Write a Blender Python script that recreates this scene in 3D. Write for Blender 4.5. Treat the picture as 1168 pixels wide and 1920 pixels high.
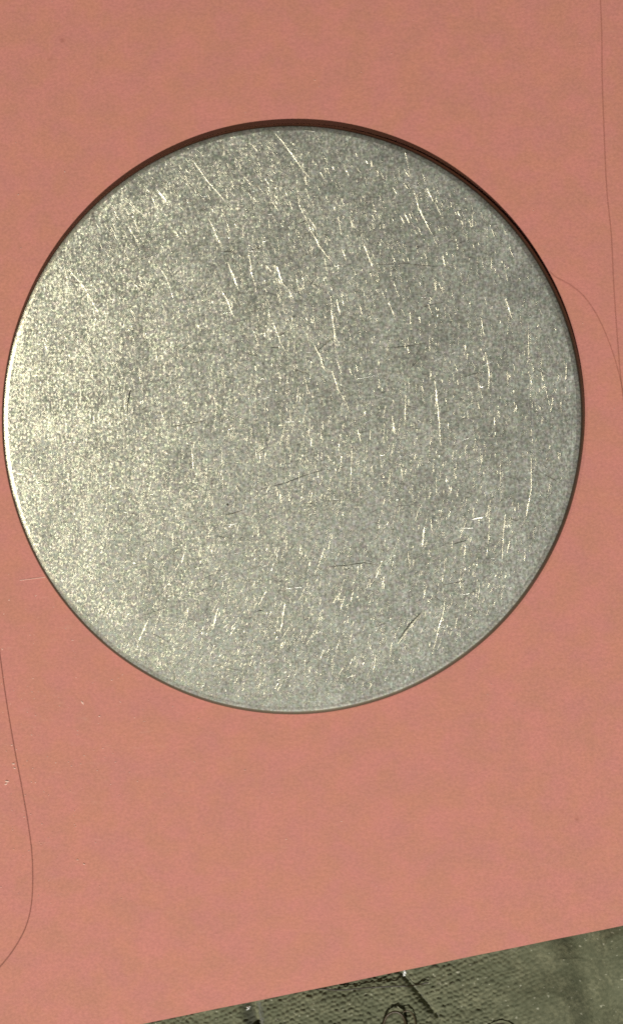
import bpy, math, random
import numpy as np
from mathutils import Vector, Matrix

for o in list(bpy.data.objects):
    bpy.data.objects.remove(o, do_unlink=True)
S = bpy.context.scene
COL = S.collection
S.unit_settings.system = 'METRIC'
S.unit_settings.scale_length = 0.01            # one Blender unit is one centimetre
rnd = random.Random(7)

# ------------------------------------------------------------------ camera
PX = 0.005                                     # centimetres per photograph pixel at the card
DIST = 35.0
TILT = math.radians(9.6)
FWD = Vector((-math.sin(TILT), 0, -math.cos(TILT)))
RIGHT = Vector((math.cos(TILT), 0, -math.sin(TILT)))
UP = Vector((0, 1, 0))
CAM = -FWD * DIST
cd = bpy.data.cameras.new('camera')
cam = bpy.data.objects.new('camera', cd)
COL.objects.link(cam)
cam.location = CAM
cam.rotation_euler = Matrix((RIGHT, UP, -FWD)).transposed().to_euler()
cd.sensor_fit = 'VERTICAL'
cd.sensor_height = 24
cd.lens = 24 * DIST / (1920 * PX)
cd.clip_start = 0.5
cd.clip_end = 500
S.camera = cam

# ------------------------------------------------------------------ world and lamps
w = bpy.data.worlds.new('World')
S.world = w
w.use_nodes = True
bg = w.node_tree.nodes['Background']
bg.inputs[0].default_value = (0.80, 0.92, 1.0, 1)
bg.inputs[1].default_value = 0.012
S.view_settings.view_transform = 'Standard'
S.view_settings.look = 'None'
S.view_settings.exposure = 0
S.view_settings.gamma = 1
S.cycles.use_denoising = False
S.cycles.pixel_filter_type = 'BLACKMAN_HARRIS'
S.cycles.filter_width = 1.65                   # the phone lens is a little soft


def lamp(name, loc, size, power, col, target=(0, 0, 0)):
    d = bpy.data.lights.new(name, 'AREA')
    d.shape = 'DISK'
    d.size = size
    d.energy = power
    d.color = col
    o = bpy.data.objects.new(name, d)
    COL.objects.link(o)
    o.location = loc
    o.rotation_euler = (Vector(target) - Vector(loc)).to_track_quat('-Z', 'Y').to_euler()
    return o


KEY = Vector((2.0, -80.0, 80.0))
SIDE = Vector((-13.0, 1.4, 24.0))
lamp('key_lamp', KEY, 3.4, 158000, (1.0, 0.975, 0.925))
lamp('side_lamp', SIDE, 4.0, 860, (1.0, 0.915, 0.69), (-1.5, 0.8, 0))


# ------------------------------------------------------------------ helpers
def at(px, py, z=0.0):
    """point of the place seen at a photograph pixel, on the level z"""
    d = FWD * DIST + RIGHT * ((px - 584) * PX) + UP * ((960 - py) * PX)
    t = (z - CAM.z) / d.z
    return CAM + d * t


def mesh_obj(name, verts, faces, mat, parent=None, smooth=True):
    me = bpy.data.meshes.new(name)
    me.from_pydata([tuple(v) for v in verts], [], faces)
    me.update()
    if smooth:
        me.polygons.foreach_set('use_smooth', [True] * len(me.polygons))
    o = bpy.data.objects.new(name, me)
    COL.objects.link(o)
    me.materials.append(mat)
    if parent:
        o.parent = parent
        o.matrix_parent_inverse.identity()
        o.location = -parent.location
    return o


def tag(o, label, cat, group=None):
    o['label'] = label
    o['category'] = cat
    if group:
        o['group'] = group
    return o


class N:
    """small node-graph builder"""
    def __init__(self, name):
        self.m = bpy.data.materials.new(name)
        self.m.use_nodes = True
        self.t = self.m.node_tree
        self.p = self.t.nodes['Principled BSDF']
        self.co = self.t.nodes.new('ShaderNodeTexCoord').outputs['Object']

    def link(self, a, b):
        self.t.links.new(a, b)

    def set(self, sock, v):
        if isinstance(v, bpy.types.NodeSocket):
            self.link(v, sock)
        else:
            sock.default_value = v

    def mapping(self, scale=(1, 1, 1), rot=(0, 0, 0), loc=(0, 0, 0)):
        n = self.t.nodes.new('ShaderNodeMapping')
        n.inputs['Scale'].default_value = scale
        n.inputs['Rotation'].default_value = rot
        n.inputs['Location'].default_value = loc
        self.link(self.co, n.inputs['Vector'])
        return n.outputs[0]

    def noise(self, scale, detail=2, rough=0.5, vec=None, color=False, dist=0.0):
        n = self.t.nodes.new('ShaderNodeTexNoise')
        n.inputs['Scale'].default_value = scale
        n.inputs['Detail'].default_value = detail
        n.inputs['Roughness'].default_value = rough
        n.inputs['Distortion'].default_value = dist
        self.link(vec or self.co, n.inputs['Vector'])
        return n.outputs['Color' if color else 'Fac']

    def ramp(self, fac, a, b, va=0.0, vb=1.0):
        n = self.t.nodes.new('ShaderNodeMapRange')
        n.interpolation_type = 'SMOOTHSTEP'
        self.set(n.inputs['Value'], fac)
        for k, v in zip(('From Min', 'From Max', 'To Min', 'To Max'), (a, b, va, vb)):
            n.inputs[k].default_value = v
        return n.outputs[0]

    def mix(self, fac, a, b, mode='MIX'):
        n = self.t.nodes.new('ShaderNodeMix')
        n.data_type = 'RGBA'
        n.blend_type = mode
        n.clamp_result = False
        self.set(n.inputs[0], fac)
        self.set(n.inputs[6], a)
        self.set(n.inputs[7], b)
        return n.outputs[2]

    def math(self, op, a, b=0.0):
        n = self.t.nodes.new('ShaderNodeMath')
        n.operation = op
        self.set(n.inputs[0], a)
        self.set(n.inputs[1], b)
        return n.outputs[0]

    def vmath(self, op, a, b=None):
        n = self.t.nodes.new('ShaderNodeVectorMath')
        n.operation = op
        self.set(n.inputs[0], a)
        if b is not None:
            if op == 'SCALE':
                self.set(n.inputs['Scale'], b)
            else:
                self.set(n.inputs[1], b)
        return n.outputs['Value' if op in ('DISTANCE', 'LENGTH', 'DOT_PRODUCT') else 'Vector']

    def bump(self, h, strength, dist):
        n = self.t.nodes.new('ShaderNodeBump')
        n.inputs['Strength'].default_value = strength
        n.inputs['Distance'].default_value = dist
        self.link(h, n.inputs['Height'])
        return n.outputs[0]

    def rough_normal(self, vec, amount):
        """micro-facets: tips the geometric normal by a colour-noise vector"""
        g = self.t.nodes.new('ShaderNodeNewGeometry').outputs['Normal']
        d = self.vmath('SUBTRACT', vec, (0.5, 0.5, 0.5))
        d = self.vmath('MULTIPLY', d, amount)
        return self.vmath('NORMALIZE', self.vmath('ADD', g, d))


# ------------------------------------------------------------------ materials
DISC_T = 0.077
DISC_R = 2.768
DC = at(540.5, 785, DISC_T)
DC.z = 0.0


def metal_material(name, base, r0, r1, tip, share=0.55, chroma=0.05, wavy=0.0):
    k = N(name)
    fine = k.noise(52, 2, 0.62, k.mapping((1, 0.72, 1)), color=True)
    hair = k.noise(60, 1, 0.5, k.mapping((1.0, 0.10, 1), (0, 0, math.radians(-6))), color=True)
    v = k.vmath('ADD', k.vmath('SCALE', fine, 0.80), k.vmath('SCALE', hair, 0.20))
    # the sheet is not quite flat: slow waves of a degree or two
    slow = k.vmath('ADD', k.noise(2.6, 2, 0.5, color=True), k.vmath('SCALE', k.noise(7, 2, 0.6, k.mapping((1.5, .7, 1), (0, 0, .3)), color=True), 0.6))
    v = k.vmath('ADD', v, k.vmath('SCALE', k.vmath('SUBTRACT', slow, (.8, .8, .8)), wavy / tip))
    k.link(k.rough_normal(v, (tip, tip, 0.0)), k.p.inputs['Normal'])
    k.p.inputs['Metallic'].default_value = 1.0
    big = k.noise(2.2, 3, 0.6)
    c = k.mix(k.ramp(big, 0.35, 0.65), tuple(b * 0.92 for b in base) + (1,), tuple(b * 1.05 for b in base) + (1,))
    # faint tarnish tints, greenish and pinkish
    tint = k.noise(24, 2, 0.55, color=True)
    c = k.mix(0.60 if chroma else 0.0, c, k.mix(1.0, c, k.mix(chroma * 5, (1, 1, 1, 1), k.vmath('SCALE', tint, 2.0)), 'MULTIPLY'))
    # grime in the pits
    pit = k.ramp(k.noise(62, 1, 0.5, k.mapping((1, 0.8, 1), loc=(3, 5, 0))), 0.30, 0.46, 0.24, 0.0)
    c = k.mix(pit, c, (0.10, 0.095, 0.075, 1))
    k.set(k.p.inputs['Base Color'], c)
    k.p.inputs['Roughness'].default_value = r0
    # a second, rougher micro-surface lies among the smooth one
    p2 = k.t.nodes.new('ShaderNodeBsdfPrincipled')
    p2.inputs['Metallic'].default_value = 1.0
    p2.inputs['Roughness'].default_value = r1
    k.link(c, p2.inputs['Base Color'])
    k.link(k.p.inputs['Normal'].links[0].from_socket, p2.inputs['Normal'])
    mx = k.t.nodes.new('ShaderNodeMixShader')
    k.set(mx.inputs[0], k.ramp(k.noise(50, 2, 0.6), 0.30, 0.70, share - .14, share + .14))
    k.link(k.p.outputs[0], mx.inputs[1])
    k.link(p2.outputs[0], mx.inputs[2])
    k.link(mx.outputs[0], k.t.nodes['Material Output'].inputs['Surface'])
    return k.m


M_FACE = metal_material('scuffed_aluminium', (0.640, 0.655, 0.575), 0.27, 0.57, 0.66, wavy=0.12)
M_RIM = metal_material('worn_aluminium_edge', (0.70, 0.69, 0.60), 0.22, 0.58, 0.16, 0.35)
M_EDGE = metal_material('shaded_cut_edge', (0.20, 0.185, 0.135), 0.45, 0.60, 0.25, 0.6)  # disc wall coloured darker to stand in for the contact shadow around it


def plain_metal(name, base, rough):
    k = N(name)
    k.p.inputs['Metallic'].default_value = 1.0
    k.set(k.p.inputs['Roughness'], k.ramp(k.noise(40, 1), 0.3, 0.7, rough * 0.8, rough * 1.25))
    k.set(k.p.inputs['Base Color'], k.mix(k.noise(30, 1), tuple(b * 0.8 for b in base) + (1,), tuple(b for b in base) + (1,)))
    return k.m


M_BURR = plain_metal('bare_aluminium_burr', (0.88, 0.87, 0.78), 0.31)
M_SCUFF = plain_metal('scuffed_burr', (0.84, 0.83, 0.74), 0.32)
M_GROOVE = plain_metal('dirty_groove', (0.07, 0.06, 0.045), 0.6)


def card_material():
    k = N('salmon_card')
    base = (0.535, 0.214, 0.148)
    mott = k.noise(3.0, 4, 0.6)
    c = k.mix(k.ramp(mott, 0.3, 0.7), (0.528, 0.216, 0.164, 1), (0.570, 0.226, 0.168, 1))
    grain = k.noise(34, 3, 0.7)
    c = k.mix(1.0, c, k.mix(k.ramp(grain, 0.25, 0.75), (0.90, 0.90, 0.90, 1), (1.10, 1.09, 1.09, 1)), 'MULTIPLY')
    blot = k.noise(3.6, 3, 0.55)
    c = k.mix(1.0, c, k.mix(k.ramp(blot, 0.3, 0.7), (0.975, 1.01, 0.93, 1), (1.015, 0.985, 1.06, 1)), 'MULTIPLY')
    # the few brown stains of the card
    for (sx, sy, r, a) in ((118, 75, 9, .30), (95, 112, 10, .18), (175, 38, 6, .10), (1081, 1535, 8, .32), (1054, 1522, 6, .18),
                           (690, 1412, 5, .10), (1062, 412, 7, .12), (925, 1570, 6, .08)):
        p = at(sx, sy)
        wob = k.vmath('ADD', k.co, k.vmath('SCALE', k.vmath('SUBTRACT', k.noise(40, 2, color=True), (0.5, 0.5, 0.5)), 0.035))
        dd = k.vmath('DISTANCE', k.vmath('MULTIPLY', wob, (1, 1, 0)), (p.x, p.y, 0))
        c = k.mix(k.ramp(dd, 0.0, r * PX, a, 0.0), c, (0.20, 0.05, 0.03, 1))
    # pale rubbed fibres
    rub = k.noise(9, 5, 0.75, k.mapping((0.35, 1.4, 1), (0, 0, math.radians(8))))
    pw = at(130, 1400)
    worn = k.ramp(k.vmath('DISTANCE', k.co, (pw.x, pw.y, 0)), 0.4, 2.2, 0.34, 0.12)
    c = k.mix(k.math('MULTIPLY', k.ramp(rub, 0.57, 0.74, 0.0, 1.0), worn), c, (0.66, 0.36, 0.27, 1))
    k.set(k.p.inputs['Base Color'], c)
    k.p.inputs['Roughness'].default_value = 0.62
    k.p.inputs['Specular IOR Level'].default_value = 0.30
    k.link(k.bump(k.noise(48, 3, 0.65), 0.35, 0.006), k.p.inputs['Normal'])
    return k.m


M_CARD = card_material()


def cloth_material():
    k = N('olive_upholstery')
    c = k.mix(k.ramp(k.noise(26, 2, 0.6), 0.3, 0.7), (0.088, 0.093, 0.048, 1), (0.168, 0.168, 0.094, 1))
    c = k.mix(k.ramp(k.noise(5, 2), 0.35, 0.65, 0, 0.6), c, (0.080, 0.088, 0.044, 1))
    c = k.mix(k.ramp(k.noise(21, 1, 0.5, k.mapping((1, 1.3, 1), loc=(2, 9, 0))), 0.68, 0.76, 0, 0.6), c, (0.46, 0.45, 0.33, 1))
    k.set(k.p.inputs['Base Color'], c)
    k.p.inputs['Roughness'].default_value = 0.8
    k.p.inputs['Sheen Weight'].default_value = 0.15
    k.link(k.bump(k.noise(110, 2, 0.6, k.mapping((1, 0.35, 1), (0, 0, 0.6))), 0.5, 0.008), k.p.inputs['Normal'])
    return k.m


M_CLOTH = cloth_material()


def fibre_material(name, col, rough=0.45, alpha=1.0):
    k = N(name)
    k.p.inputs['Alpha'].default_value = alpha
    k.set(k.p.inputs['Base Color'], k.mix(k.noise(12, 2), tuple(c * 0.8 for c in col) + (1,), tuple(c * 1.15 for c in col) + (1,)))
    k.p.inputs['Roughness'].default_value = rough
    return k.m


M_HAIR = fibre_material('brown_hair', (0.20, 0.062, 0.042), alpha=0.24)
M_HAIR_PALE = fibre_material('pale_brown_hair', (0.42, 0.155, 0.105), alpha=0.15)
M_HAIR_DARK = fibre_material('dark_hair', (0.030, 0.020, 0.009))
M_LINT = fibre_material('white_lint', (0.85, 0.86, 0.82), 0.6)
M_LINT_PINK = fibre_material('pale_lint', (0.80, 0.52, 0.42), 0.6)


# ------------------------------------------------------------------ cloth under everything
def vnoise(x, y, seed=0):
    xi, yi = np.floor(x).astype(np.int64), np.floor(y).astype(np.int64)
    xf, yf = x - xi, y - yi

    def h(a, b):
        n = (a * 374761393 + b * 668265263 + seed * 974634217) & 0xFFFFFFFF
        n = ((n ^ (n >> 13)) * 1274126177) & 0xFFFFFFFF
        return ((n ^ (n >> 16)) & 0xFFFF) / 65535.0
    u, v = xf * xf * (3 - 2 * xf), yf * yf * (3 - 2 * yf)
    return (h(xi, yi) * (1 - u) + h(xi + 1, yi) * u) * (1 - v) + (h(xi, yi + 1) * (1 - u) + h(xi + 1, yi + 1) * u) * v


def seg_dist(x, y, ax, ay, bx, by):
    """distance to a segment and the signed side (positive to the right of a->b seen going down)"""
    dx, dy = bx - ax, by - ay
    L = math.hypot(dx, dy)
    t = np.clip(((x - ax) * dx + (y - ay) * dy) / (L * L), 0, 1)
    cx, cy = ax + t * dx, ay + t * dy
    side = ((x - ax) * (-dy) + (y - ay) * dx) / L
    return np.hypot(x - cx, y - cy), -side, t


CLOTH_Z = -0.055


CLOTH_GRID = {}


def cloth_level(px, py):
    """height of the top of the weave near a place on the cloth"""
    g = CLOTH_GRID
    i = int(min(max((px - g['x0']) / g['step'], 6), g['n'][1] - 7))
    j = int(min(max((py - g['y0']) / g['step'], 6), g['n'][0] - 7))
    return float(g['z'][j - 4:j + 5, i - 4:i + 5].mean()) + 1.5 * PX


def build_cloth():
    step = 1.7
    gx = np.arange(-120, 1330, step)
    gy = np.arange(1660, 2060, step)
    X, Y = np.meshgrid(gx, gy)                     # photograph pixels, used as a ruler on the cloth
    # bead weave on a slanted lattice, each bead a bit off its place
    a = math.radians(-24)
    jx = (vnoise(X / 13, Y / 13, 1) - .5) * 7
    jy = (vnoise(X / 13, Y / 13, 2) - .5) * 7
    U = ((X + jx) * math.cos(a) + (Y + jy) * math.sin(a)) / 10.5
    V = (-(X + jx) * math.sin(a) + (Y + jy) * math.cos(a)) / 8.5
    row = np.floor(V)
    U = U + 0.5 * (row % 2)
    cu, cv = np.floor(U), row
    fu, fv = U - cu - .5, V - cv - .5
    bead = np.clip(1 - (fu * 2) ** 2, 0, 1) ** .6 * np.clip(1 - (fv * 2) ** 2, 0, 1) ** .6
    hb = vnoise(cu + .01, cv + .01, 5)             # height of the single bead
    amp = np.clip((1060 - X) / 200, 0.15, 1.0)
    BEAD = amp * (bead * (1.6 + 4.2 * hb) + (vnoise(X / 3.1, Y / 3.1, 7) - .5) * 1.6)
    H = (vnoise(X / 60, Y / 60, 9) - .5) * 16 + (vnoise(X / 130, Y / 90, 12) - .5) * 20 + (vnoise(X / 22, Y / 22, 10) - .5) * 2.5
    # tuck by the loop of hair: a narrow slit, its right lip sunk
    d, s, t = seg_dist(X, Y, 752, 1815, 826, 1904)
    wid = 3.6 + 2.2 * t
    H -= 11.5 * np.exp(-(d / wid) ** 2) * np.clip(t * 5, 0.2, 1)
    H += 5 * np.exp(-((s + 16) / 14) ** 2) * (t > 0.02) * (t < .98)
    H -= 7 * np.exp(-((s + 0) / 60) ** 2) * (s < 0) * np.exp(-(d / 60) ** 2)
    # tuck on the left: a step down to its right
    d, s, t = seg_dist(X, Y, 462, 1868, 470, 1950)
    PIT = 34 * np.clip(1.0 * np.exp(-((X - (481 + (Y - 1880) * .15)) / 13) ** 2), 0, 1) * np.clip((Y - 1872) / 10, 0, 1) * np.clip((1946 - Y) / 8, 0, 1)
    H += 6 * np.exp(-((X - 456) / 14) ** 2)
    H -= 20 * np.exp(-np.clip(X - 490, 0, None) / 50) * (1 / (1 + np.exp(-(X - 480) / 4)))
    # broad fold on the right
    fx = 1108 + (Y - 1850) * 0.12 - 0.0
    fx = np.where(Y < 1800, 1100 - (1800 - Y) * .55, fx)
    H -= 26 * np.exp(-((X - fx) / 34) ** 2)
    H += 6 * np.exp(-((X - fx - 75) / 40) ** 2)
    # settle the border into the plain surrounding
    edge = np.clip(np.minimum.reduce([(X - gx[0]) / 60, (gx[-1] - X) / 60, (Y - gy[0]) / 30, (gy[-1] - Y) / 60]), 0, 1)
    H = np.where(H > 3, 3 + (H - 3) * .25, H)      # pressed flat under the card
    H = np.where(H < -34, -34, H) - PIT
    FOLDS = H * edge
    H = (H + BEAD - 4) * edge
    ny, nx = X.shape
    p0, px, py = at(0, 0), at(1, 0) - at(0, 0), at(0, 1) - at(0, 0)
    # lattice points straight on the cloth plane
    ox, oy = [], []
    c00, c10, c01, c11 = (at(gx[0], gy[0], CLOTH_Z), at(gx[-1], gy[0], CLOTH_Z), at(gx[0], gy[-1], CLOTH_Z), at(gx[-1], gy[-1], CLOTH_Z))
    fx_, fy_ = np.linspace(0, 1, nx)[None, :], np.linspace(0, 1, ny)[:, None]
    WX = (c00.x * (1 - fx_) + c10.x * fx_) * (1 - fy_) + (c01.x * (1 - fx_) + c11.x * fx_) * fy_
    WY = (c00.y * (1 - fx_) + c10.y * fx_) * (1 - fy_) + (c01.y * (1 - fx_) + c11.y * fx_) * fy_
    WZ = CLOTH_Z + (H - 5.0 * edge) * PX
    CLOTH_GRID.update(x0=gx[0], y0=gy[0], step=step, z=CLOTH_Z + (FOLDS - 5) * PX, n=X.shape)
    verts = np.stack([WX, WY, WZ], -1).reshape(-1, 3)
    i = np.arange(ny * nx).reshape(ny, nx)
    faces = np.stack([i[:-1, :-1], i[1:, :-1], i[1:, 1:], i[:-1, 1:]], -1).reshape(-1, 4)
    # plain surround, butted to the border
    B = 14.0
    ring_in = np.concatenate([i[0, :-1], i[:-1, -1], i[-1, :0:-1], i[:0:-1, 0]])
    out, cxm, cym = [], WX.mean(), WY.mean()
    for q in ring_in:
        vx, vy = verts[q, 0] - cxm, verts[q, 1] - cym
        f = B / max(abs(vx), abs(vy))
        out.append((cxm + vx * f, cym + vy * f, CLOTH_Z))
    n0 = len(verts)
    verts = np.concatenate([verts, np.array(out)])
    m = len(ring_in)
    k = np.arange(m)
    f2 = np.stack([ring_in[k], ring_in[(k + 1) % m], n0 + (k + 1) % m, n0 + k], -1)
    faces = np.concatenate([faces, f2])
    me = bpy.data.meshes.new('cloth')
    me.vertices.add(len(verts))
    me.vertices.foreach_set('co', verts.ravel())
    me.loops.add(faces.size)
    me.loops.foreach_set('vertex_index', faces.ravel().astype(np.int32))
    me.polygons.add(len(faces))
    me.polygons.foreach_set('loop_start', np.arange(0, faces.size, 4, dtype=np.int32))
    me.polygons.foreach_set('use_smooth', np.ones(len(faces), dtype=bool))
    me.update(calc_edges=True)
    me.validate()
    o = bpy.data.objects.new('cloth', me)
    COL.objects.link(o)
    me.materials.append(M_CLOTH)
    o['kind'] = 'structure'
    return o


build_cloth()


# ------------------------------------------------------------------ card
CARD_T = 0.030


def build_card():
    a, b = at(270, 1920, 0), at(1168, 1735, 0)
    ex = (b - a).normalized()
    ey = Vector((-ex.y, ex.x, 0))
    org = a - ex * 3.4
    Wd, Hd = 10.5, 14.0
    nx, ny = 150, 200
    V, F = [], []
    for j in range(ny + 1):
        for i in range(nx + 1):
            u, v = Wd * i / nx, Hd * j / ny
            if j == 0:
                v += 0.002 * math.sin(u * 2.1) + 0.0008 * math.sin(u * 7.7 + 1)
            p = org + ex * u + ey * v
            z = 0.003 * math.sin(u * 1.3 + .4) * math.sin(v * 0.9 + 1) - 0.003
            rx = at(1140, 400).x
            z += 0.010 * math.exp(-((p.x - rx - 0.03 * (p.y - 2)) / 0.10) ** 2) * min(1, max(0, (p.y - 1.2) / 2))
            if math.hypot(p.x - DC.x, p.y - DC.y) < DISC_R + .3:
                z = min(z, -0.001)
            V.append((p.x, p.y, z))
    n = len(V)
    V += [(x, y, z - CARD_T) for x, y, z in V]
    def I(i, j): return j * (nx + 1) + i
    for j in range(ny):
        for i in range(nx):
            q = (I(i, j), I(i + 1, j), I(i + 1, j + 1), I(i, j + 1))
            F.append(q)
            F.append(tuple(n + k for k in reversed(q)))
    rim = [I(i, 0) for i in range(nx)] + [I(nx, j) for j in range(ny)] + [I(i, ny) for i in range(nx, 0, -1)] + [I(0, j) for j in range(ny, 0, -1)]
    for k in range(len(rim)):
        p, q = rim[k], rim[(k + 1) % len(rim)]
        F.append((p, n + p, n + q, q))
    o = mesh_obj('card', V, F, M_CARD)
    md = o.modifiers.new('edge', 'EDGE_SPLIT')
    md.split_angle = math.radians(50)
    tag(o, 'plain salmon pink card lying on the olive cloth under the metal disc', 'card')


build_card()


# ------------------------------------------------------------------ disc
disc = bpy.data.objects.new('metal_disc', None)
COL.objects.link(disc)
disc.location = DC
disc.empty_display_size = 1
tag(disc, 'round scratched aluminium disc lying flat on the pink card', 'metal disc')


def lathe(name, prof, mat, nseg=360, cap=None, wob=0.0):
    V, F = [], []
    for (r, z) in prof:
        for k in range(nseg):
            t = 2 * math.pi * k / nseg
            rr = r * (1 + wob * (math.sin(3 * t + 1) + .6 * math.sin(7 * t) + .4 * math.sin(17 * t + 2)))
            V.append((DC.x + rr * math.cos(t), DC.y + rr * math.sin(t), z))
    for a in range(len(prof) - 1):
        if prof[a] == prof[a + 1]:                # a sharp arris: no shared normals
            continue
        for k in range(nseg):
            q = (k + 1) % nseg
            F.append((a * nseg + k, a * nseg + q, (a + 1) * nseg + q, (a + 1) * nseg + k))
    if cap is not None:
        V.append((DC.x, DC.y, cap))
        c = len(V) - 1
        b = (len(prof) - 1) * nseg
        for k in range(nseg):
            F.append((b + k, b + (k + 1) % nseg, c))
    return mesh_obj(name, V, F, mat, disc)


RW, RH = 0.068, 0.062                                # width and depth of the bevelled edge
WOB = 0.0006
prof = [(DISC_R - 0.12, 0.0005), (DISC_R - 0.030, 0.0005), (DISC_R - 0.010, 0.008), (DISC_R, 0.020)]
bev, x_, z_ = [(DISC_R - RW, DISC_T)], DISC_R - RW, DISC_T
for dx_, a_ in ((.013, 3), (.011, 5), (.008, 7), (.007, 9), (0, 0), (.007, 36), (.007, 44), (.007, 53), (.006, 62), (.004, 72)):
    x_ += dx_
    z_ -= dx_ * math.tan(math.radians(a_))
    bev.append((x_, z_))
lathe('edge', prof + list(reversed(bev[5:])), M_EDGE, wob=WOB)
lathe('lip', list(reversed(bev[:5])), M_RIM, wob=WOB)
FR = DISC_R - RW
fprof = [(FR, DISC_T), (FR - .03, DISC_T + .0006)] + [(r, DISC_T + 0.004 * (1 - (r / FR) ** 2)) for r in np.linspace(FR - .2, .2, 12)]
face = lathe('face', fprof, M_FACE, cap=DISC_T + 0.004, wob=WOB)


def face_z(x, y):
    r2 = ((x - DC.x) ** 2 + (y - DC.y) ** 2) / FR ** 2
    return DISC_T + 0.004 * max(0, 1 - r2)


# scratches: low burrs, one flank turned to mirror the side lamp
def burr(points, wpx, tilt, V, F, taper=True, jit=.27):
    """adds one burr along world points (x, y) to V, F"""
    n = len(points)
    base = len(V)
    for i, (x, y) in enumerate(points):
        a = points[max(0, i - 1)]
        b = points[min(n - 1, i + 1)]
        dx, dy = b[0] - a[0], b[1] - a[1]
        L = math.hypot(dx, dy) or 1
        nx_, ny_ = -dy / L, dx / L
        if nx_ > 0:
            nx_, ny_ = -nx_, -ny_                       # towards the left
        k = 1.0
        if taper and n > 2:
            t = i / (n - 1)
            k = 0.35 + 0.65 * math.sin(math.pi * min(max(t, .04), .96)) ** .6
        wd = wpx * PX * k * rnd.uniform(.75, 1.2)
        z = face_z(x, y)
        h = 0.7 * wd * math.tan(tilt * rnd.uniform(1 - jit, 1 + jit))
        V.append((x + nx_ * wd * .6, y + ny_ * wd * .6, z - 0.0004))
        V.append((x - nx_ * wd * .1, y - ny_ * wd * .1, z + h))
        V.append((x - nx_ * wd * .4, y - ny_ * wd * .4, z - 0.0004))
    for i in range(n - 1):
        p = base + 3 * i
        F.append((p, p + 3, p + 4, p + 1))
        F.append((p + 1, p + 4, p + 5, p + 2))


def resample(pts, step=7.0, jit=0.7):
    out = []
    for (a, b) in zip(pts[:-1], pts[1:]):
        L = math.hypot(b[0] - a[0], b[1] - a[1])
        m = max(1, int(L / step))
        for i in range(m):
            t = i / m
            out.append((a[0] + (b[0] - a[0]) * t + rnd.uniform(-jit, jit) * (i > 0), a[1] + (b[1] - a[1]) * t))
    out.append(pts[-1])
    return out


def half_tilt(p):
    """tilt about the y axis at which a facet mirrors the side lamp to the camera"""
    v = (CAM - p).normalized()
    l = (SIDE - p).normalized()
    h = (v + l).normalized()
    return math.atan2(-h.x, h.z)


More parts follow.
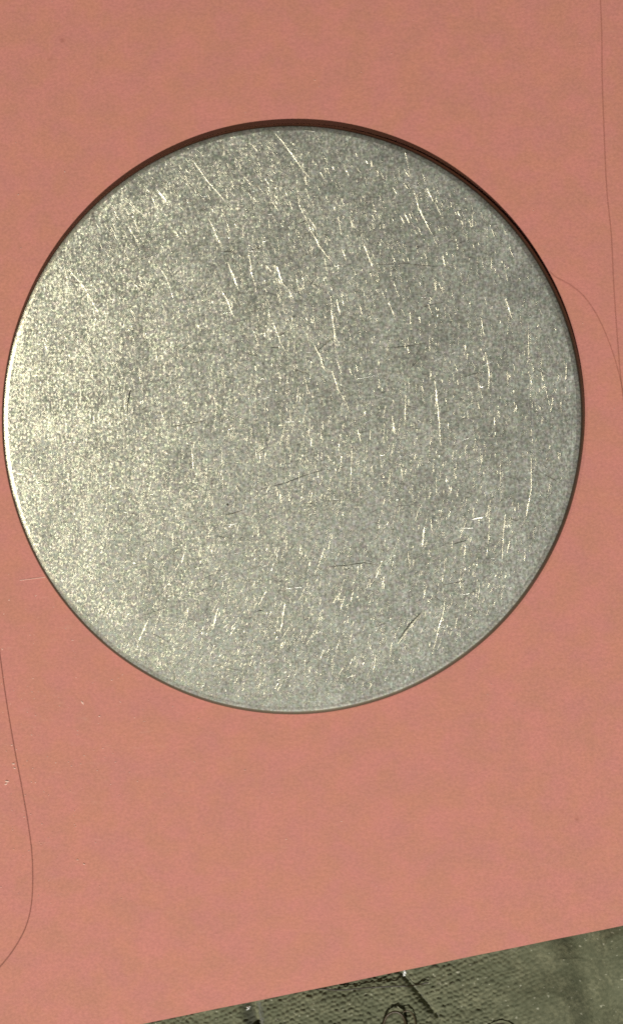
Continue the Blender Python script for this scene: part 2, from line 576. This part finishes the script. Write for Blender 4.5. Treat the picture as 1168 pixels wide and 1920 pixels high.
SCR = [
    (2.2, (353, 277), (362, 300), (388, 337), (410, 362), (437, 393)), (4.6, (296, 356), (313, 377)),
    (2, (222, 366), (248, 385), (278, 410)), (2, (336, 385), (348, 397)), (2.2, (296, 497), (312, 520), (322, 545)),
    (3.4, (428, 492), (440, 520), (448, 545)), (2.6, (467, 470), (472, 510), (479, 535)), (3.2, (250, 530), (264, 543)),
    (1.6, (340, 328), (365, 352)), (3, (516, 250), (527, 262), (545, 285), (568, 318)), (2, (568, 318), (583, 335)),
    (2.2, (556, 345), (562, 385), (575, 412)), (3, (575, 412), (585, 435), (602, 465), (625, 493)), (2.6, (585, 415), (594, 432)),
    (2.6, (535, 355), (540, 370)), (2.8, (677, 440), (685, 465), (697, 495)), (5.0, (697, 302), (698, 312)),
    (2, (712, 318), (720, 335)), (1.8, (612, 300), (616, 322)), (4, (572, 244), (586, 246), (596, 247)),
    (3, (757, 343), (765, 355)), (3, (775, 357), (785, 390), (798, 415), (810, 440)), (2, (810, 440), (822, 465)),
    (3, (800, 352), (812, 377)), (2.6, (758, 397), (768, 420)), (2, (745, 455), (755, 468)), (2.2, (922, 430), (926, 443)),
    (2.2, (955, 465), (962, 482)), (2.8, (830, 478), (834, 500)), (2.6, (945, 432), (948, 440)),
    (4.4, (417, 545), (428, 565), (437, 590)), (3.4, (500, 497), (510, 510)), (4.2, (520, 500), (530, 530), (540, 540)),
    (6.0, (585, 533), (598, 540)), (2.4, (502, 590), (515, 610), (525, 640), (540, 665), (548, 675)),
    (4.2, (590, 648), (600, 665), (610, 695)), (2.2, (620, 555), (625, 610), (630, 665)), (3, (632, 560), (638, 590)),
    (3.6, (623, 695), (635, 730), (650, 755), (657, 775)), (2.2, (546, 590), (552, 620)), (2.6, (730, 565), (740, 595)),
    (2.4, (803, 570), (810, 590)), (2.4, (900, 590), (908, 630)), (3, (948, 560), (960, 597)), (1.9, (990, 610), (991, 680)),
    (2.6, (910, 660), (917, 700), (916, 730)), (2.8, (815, 710), (822, 770), (825, 818)), (2.4, (895, 710), (905, 750)),
    (3, (761, 740), (760, 790)), (3, (736, 780), (740, 815)), (2.2, (950, 700), (952, 725)), (2.2, (993, 700), (996, 722)),
    (2, (1050, 748), (1052, 775)), (2.6, (660, 840), (659, 885), (657, 925)), (2.6, (637, 825), (636, 850)),
    (3.4, (671, 805), (677, 828)), (3, (361, 840), (363, 880)), (3.2, (443, 910), (450, 922)), (3.4, (525, 920), (528, 945)),
    (3, (480, 840), (482, 860)), (2.2, (919, 945), (915, 1020)), (2.2, (995, 850), (996, 915), (988, 960), (980, 985)),
    (2.4, (947, 965), (943, 1010), (941, 1050)), (4.0, (796, 988), (792, 1025)), (2.6, (835, 1120), (830, 1155), (822, 1180), (812, 1220)),
    (3.0, (794, 1146), (768, 1178), (745, 1208)), (1.6, (938, 850), (938, 950)), (2.6, (752, 875), (756, 902)), (2, (917, 1130), (913, 1155)),
    (3, (325, 1000), (325, 1025)), (4.2, (535, 1130), (530, 1170), (525, 1185)), (3.6, (410, 1140), (400, 1180)),
    (2.6, (280, 1158), (258, 1210)), (2.6, (355, 1140), (350, 1165)), (2.2, (490, 1265), (485, 1295)), (2.6, (237, 1105), (233, 1125)),
    (3.0, (237, 738), (235, 752), (235, 768)), (3.4, (130, 505), (160, 540), (185, 585)), (2.4, (390, 405), (402, 430), (420, 470)),
    (2.0, (575, 1225), (570, 1262)), (2.4, (705, 1230), (700, 1262)), (2.0, (660, 1180), (655, 1215)),
]
DARK = [
    (3.2, (246, 731), (241, 752), (240, 771)), (2.4, (425, 965), (440, 962), (456, 956)), (2.0, (488, 918), (540, 904), (575, 890), (612, 880)),
    (2.0, (618, 1062), (650, 1060), (682, 1055), (722, 1061)), (2.2, (473, 468), (486, 465)), (2.4, (555, 421), (581, 411)),
    (1.9, (718, 652), (760, 650), (797, 643)), (1.9, (862, 709), (885, 702), (912, 697)), (1.8, (788, 577), (810, 571), (836, 566)),
    (3.0, (789, 1148), (768, 1170), (748, 1198)), (2.2, (850, 1020), (874, 1013)), (1.8, (583, 667), (605, 650), (632, 628)),
    (2.4, (480, 1147), (496, 1143)), (2.0, (830, 1097), (850, 1093), (872, 1089)), (1.9, (768, 692), (790, 668)),
    (1.7, (700, 497), (760, 494), (820, 500)), (1.8, (545, 690), (575, 700), (590, 708)), (4.0, (427, 944), (428, 948)),
    (1.8, (320, 800), (380, 790), (395, 782)), (1.7, (742, 950), (775, 946)),
]
for item in SCR:
    pts = resample(list(item[1:]))
    wp = [at(x, y, DISC_T) for x, y in pts]
    mid = wp[len(wp) // 2]
    V, F = [], []
    burr([(p.x, p.y) for p in wp], item[0] * 1.12, half_tilt(mid) * rnd.uniform(.9, 1.1), V, F, jit=.16)
    mesh_obj('scratch', V, F, M_BURR, disc, smooth=False)
for item in DARK:
    pts = resample(list(item[1:]))
    wp = [at(x, y, DISC_T) for x, y in pts]
    V, F = [], []
    burr([(p.x, p.y) for p in wp], item[0], math.radians(8), V, F)
    g = mesh_obj('groove', V, F, M_GROOVE, disc, smooth=False)

# the countless small scuffs: strokes that follow the arcs of wiping
V, F = [], []
n_made = 0
while n_made < 9000:
    x, y = rnd.uniform(5, 1090), rnd.uniform(235, 1335)
    p = at(x, y, DISC_T)
    if math.hypot(p.x - DC.x, p.y - DC.y) > FR - .05:
        continue
    u = (x - 5) / 1085
    if rnd.random() > 1.0 - 0.60 * u:
        continue
    if rnd.random() > .25 + 1.3 * float(vnoise(np.array(x / 75.0), np.array(y / 110.0), 31)) ** 1.6:   # wear comes in patches
        continue
    if rnd.random() < .80:
        ang = math.atan2(x + 600, -(y - 800)) + rnd.gauss(0, .16)   # along the arcs
    else:
        ang = rnd.uniform(0, math.pi)
    L = min(3.0 + rnd.expovariate(1 / 6.0), 46)
    dx, dy = math.cos(ang) * L, math.sin(ang) * L
    bend = rnd.uniform(-.08, .08)
    pts = [(x + dx * (t - .5) - dy * bend * (t - .5) ** 2, y + dy * (t - .5) + dx * bend * (t - .5) ** 2) for t in np.linspace(0, 1, max(2, min(5, int(L / 6) + 1)))]
    wp = [at(a, b, DISC_T) for a, b in pts]
    flat = .45 if abs(math.sin(ang)) < .6 else 1.0      # sideways strokes are shallower
    burr([(q.x, q.y) for q in wp], flat * rnd.choice((0.8, 0.9, 1.1, 1.3, 1.6, 2.3)), flat * (1 - .35 * u) * half_tilt(p) * rnd.uniform(.25, 1.4), V, F, taper=False)
    n_made += 1
for _ in range(430):                                  # long hairlines
    x, y = rnd.uniform(5, 1090), rnd.uniform(240, 1330)
    ang = math.atan2(x + 600, -(y - 800)) + rnd.gauss(0, .14)
    if rnd.random() < .15:
        ang += rnd.uniform(-1.2, 1.2)
    L = rnd.uniform(35, 150)
    bend = rnd.uniform(-.10, .10)
    dx, dy = math.cos(ang) * L, math.sin(ang) * L
    pts = [(x + dx * (t - .5) - dy * bend * (t - .5) ** 2, y + dy * (t - .5) + dx * bend * (t - .5) ** 2) for t in np.linspace(0, 1, 12)]
    wp = [at(a, b, DISC_T) for a, b in pts]
    if max(math.hypot(q.x - DC.x, q.y - DC.y) for q in wp) > FR - .05:
        continue
    burr([(q.x, q.y) for q in wp], rnd.uniform(.4, 1.0), half_tilt(wp[6]) * rnd.uniform(.4, 1.0), V, F, jit=.35)
o = mesh_obj('fine_scratches', V, F, M_SCUFF, disc, smooth=False)
o['kind'] = 'stuff'
V, F = [], []
for _ in range(420):
    x, y = rnd.uniform(5, 1090), rnd.uniform(235, 1335)
    p = at(x, y, DISC_T)
    if math.hypot(p.x - DC.x, p.y - DC.y) > FR - .08:
        continue
    ang = rnd.gauss(-0.12, .35)
    L = min(4 + rnd.expovariate(1 / 11), 60)
    pts = [(x + math.cos(ang) * L * t, y + math.sin(ang) * L * t) for t in (0, .5, 1)]
    wp = [at(a, b, DISC_T) for a, b in pts]
    burr([(q.x, q.y) for q in wp], rnd.choice((1.0, 1.2, 1.6)), math.radians(8), V, F)
o = mesh_obj('fine_grooves', V, F, M_GROOVE, disc, smooth=False)
o['kind'] = 'stuff'


# ------------------------------------------------------------------ hairs, threads and lint
def spline(pts, n=12):
    out = []
    P = [pts[0]] + list(pts) + [pts[-1]]
    for i in range(1, len(P) - 2):
        a, b, c, d = (np.array(q, float) for q in P[i - 1:i + 3])
        for k in range(n):
            t = k / n
            out.append(.5 * (2 * b + (c - a) * t + (2 * a - 5 * b + 4 * c - d) * t * t + (3 * b - a - 3 * c + d) * t ** 3))
    out.append(np.array(pts[-1], float))
    return out


def strand(name, pts, r, mat, zbase, label=None, cat=None, group=None, parent=None, taper=(1, 1), n=12):
    """pts: (photo x, photo y, height above zbase in px)"""
    S_ = spline(pts, n)
    W_ = [at(p[0], p[1], (cloth_level(p[0], p[1]) if zbase is None else zbase) + p[2] * PX) for p in S_]
    V, F = [], []
    m = 7
    for i, p in enumerate(W_):
        t = (W_[min(i + 1, len(W_) - 1)] - W_[max(i - 1, 0)]).normalized()
        a = t.cross(Vector((0, 0, 1))).normalized()
        b = a.cross(t)
        f = i / (len(W_) - 1)
        rr = r * PX * (taper[0] * (1 - f) + taper[1] * f)
        for k in range(m):
            q = 2 * math.pi * k / m
            V.append(p + a * math.cos(q) * rr + b * math.sin(q) * rr)
    for i in range(len(W_) - 1):
        for k in range(m):
            F.append((i * m + k, i * m + (k + 1) % m, (i + 1) * m + (k + 1) % m, (i + 1) * m + k))
    F.append(tuple(reversed(range(m))))
    F.append(tuple(range(len(V) - m, len(V))))
    o = mesh_obj(name, V, F, mat, parent)
    if label:
        tag(o, label, cat, group)
    return o


strand('hair', [(-20, 1060, 1.2), (-6, 1165, 1.2), (0, 1222, 1.2), (12, 1310, 1.2), (27, 1400, 1.3), (42, 1480, 1.5), (54, 1550, 1.5), (61, 1610, 1.5), (61, 1680, 1.3),
                (52, 1730, 1.2), (32, 1772, 1.2), (2, 1812, 1.2), (-40, 1850, 1.2)], 1.05, M_HAIR, 0.0,
       'long dark hair hooking along the left edge of the pink card', 'hair', 'loose hairs on the card')
strand('hair', [(1030, 510, .9), (1042, 521, .9), (1068, 535, .9), (1095, 558, .9), (1120, 595, 1), (1140, 640, 1), (1155, 685, 1), (1166, 730, .9), (1180, 800, .9)], 0.9, M_HAIR_PALE, 0.0,
       'short faint hair curving out from under the right rim of the disc', 'hair', 'loose hairs on the card')
strand('hair', [(1122, -60, 2.6), (1127, 60, 2.6), (1128, 150, 2.6), (1132, 260, 2.4), (1137, 360, 2.2), (1145, 440, 2), (1150, 540, 1.6), (1157, 640, 1.2), (1164, 720, 2.4), (1185, 880, 1.0)], 1.15, M_HAIR_PALE, 0.0,  # added strand standing in for the faint shade of a shallow card crease
       'long straight faint strand drawn for a crease down the right edge of the card', 'hair', 'loose hairs on the card')
strand('fibre', [(38, 1088, -.2), (55, 1086, 0), (70, 1084, 0), (86, 1082, -.2)], 0.6, M_LINT_PINK, 0.0,
       'pale straight fibre on the card touching the lower left of the disc', 'fibre')
# hairs on the cloth
strand('hair', [(578, 1851, 5), (600, 1854, 5), (640, 1856, 5), (690, 1852, 5), (740, 1849, 5), (762, 1849, 7), (785, 1846, 5), (803, 1842, 3)], 1.25, M_HAIR_DARK, None,
       'straight dark hair lying on the cloth just below the card edge', 'hair', 'dark hairs on the cloth')
strand('hair', [(712, 1945, 0), (719, 1920, 3), (726, 1904, 5), (740, 1897, 6), (752, 1902, 6), (759, 1916, 4), (764, 1945, 1)], 2.5, fibre_material('brown_curl', (0.055, 0.036, 0.014)), None,
       'thick dark curled hair making a loop at the bottom of the cloth', 'hair', 'dark hairs on the cloth')
strand('hair', [(752, 1899, 3), (764, 1895, 4), (773, 1901, 4), (778, 1916, 3), (781, 1945, 1)], 1.25, fibre_material('tan_hair', (0.085, 0.06, 0.03)), None,
       'thinner brown curled hair right beside the dark loop', 'hair', 'dark hairs on the cloth')
strand('hair', [(900, 1940, 2), (926, 1922, 4), (946, 1921, 4), (985, 1940, 1)], 1.4, M_HAIR_DARK, None,
       'short dark hair at the very bottom of the cloth on the right', 'hair', 'dark hairs on the cloth')


def tuft(x, y, z, sx, sy, label, n=16):
    root = bpy.data.objects.new('lint_tuft', None)
    COL.objects.link(root)
    root.location = at(x, y, z)
    tag(root, label, 'lint', 'white lint on the cloth')
    for _ in range(n):
        x0, y0 = x + rnd.uniform(-sx, sx) * .4, y + rnd.uniform(-sy, sy)
        strand('lint_fibre', [(x0, y0, 1), (x0 + rnd.uniform(-sx, sx) * .5, y0 + rnd.uniform(0, sy) * .5, rnd.uniform(2, 5)), (x0 + rnd.uniform(-sx, sx), y0 + rnd.uniform(-sy, sy), 1)],
               .9, M_LINT, z, parent=root, n=3)


tuft(758, 1822, cloth_level(758, 1822), 3, 4, 'white lint tuft at the top of the dark slit by the card edge')
tuft(466, 1889, cloth_level(466, 1889), 3, 3, 'white lint tuft left at the dark tuck under the card edge')

# dust on the card
V, F = [], []
spots = [(155, 1317, 3.6), (187, 1343, 2.2), (226, 1316, 1.6), (23, 1397, 2), (26, 1432, 3), (28, 1440, 2.6), (14, 1465, 4), (12, 1470, 3), (105, 1430, 1.6), (60, 1378, 1.6), (210, 1275, 1.8),
         (5, 1217, 2), (68, 1117, 1.6), (18, 1125, 1.8), (247, 1262, 1.8), (158, 1620, 2.2), (146, 1612, 2), (640, 1540, 1.6), (122, 322, 1.6), (35, 365, 1.5), (590, 150, 1.4), (1140, 175, 2)]
for _ in range(150):
    spots.append((abs(rnd.gauss(0, 190)), rnd.gauss(1380, 170), rnd.uniform(.6, 1.5)))
for _ in range(110):
    spots.append((rnd.uniform(0, 1168), rnd.uniform(0, 1850), rnd.uniform(.5, 1.1)))
for (x, y, r) in spots:
    p = at(x, y, 0)
    if math.hypot(p.x - DC.x, p.y - DC.y) < DISC_R + .1 or y > 1700:
        continue
    b = len(V)
    a0 = rnd.gauss(0, .5)
    for k in range(6):
        q = a0 + math.pi / 3 * k
        ex = 1.6 if k in (0, 3) else .7
        V.append((p.x + math.cos(q) * r * ex * PX * .8, p.y + math.sin(q) * r * ex * PX * .8, 0.0))
    V.append((p.x, p.y, r * PX * .7))
    for k in range(6):
        F.append((b + k, b + (k + 1) % 6, b + 6))
o = mesh_obj('dust', V, F, M_LINT_PINK)
o['kind'] = 'stuff'
o['label'] = 'pale dust specks scattered over the pink card'
o['category'] = 'dust'
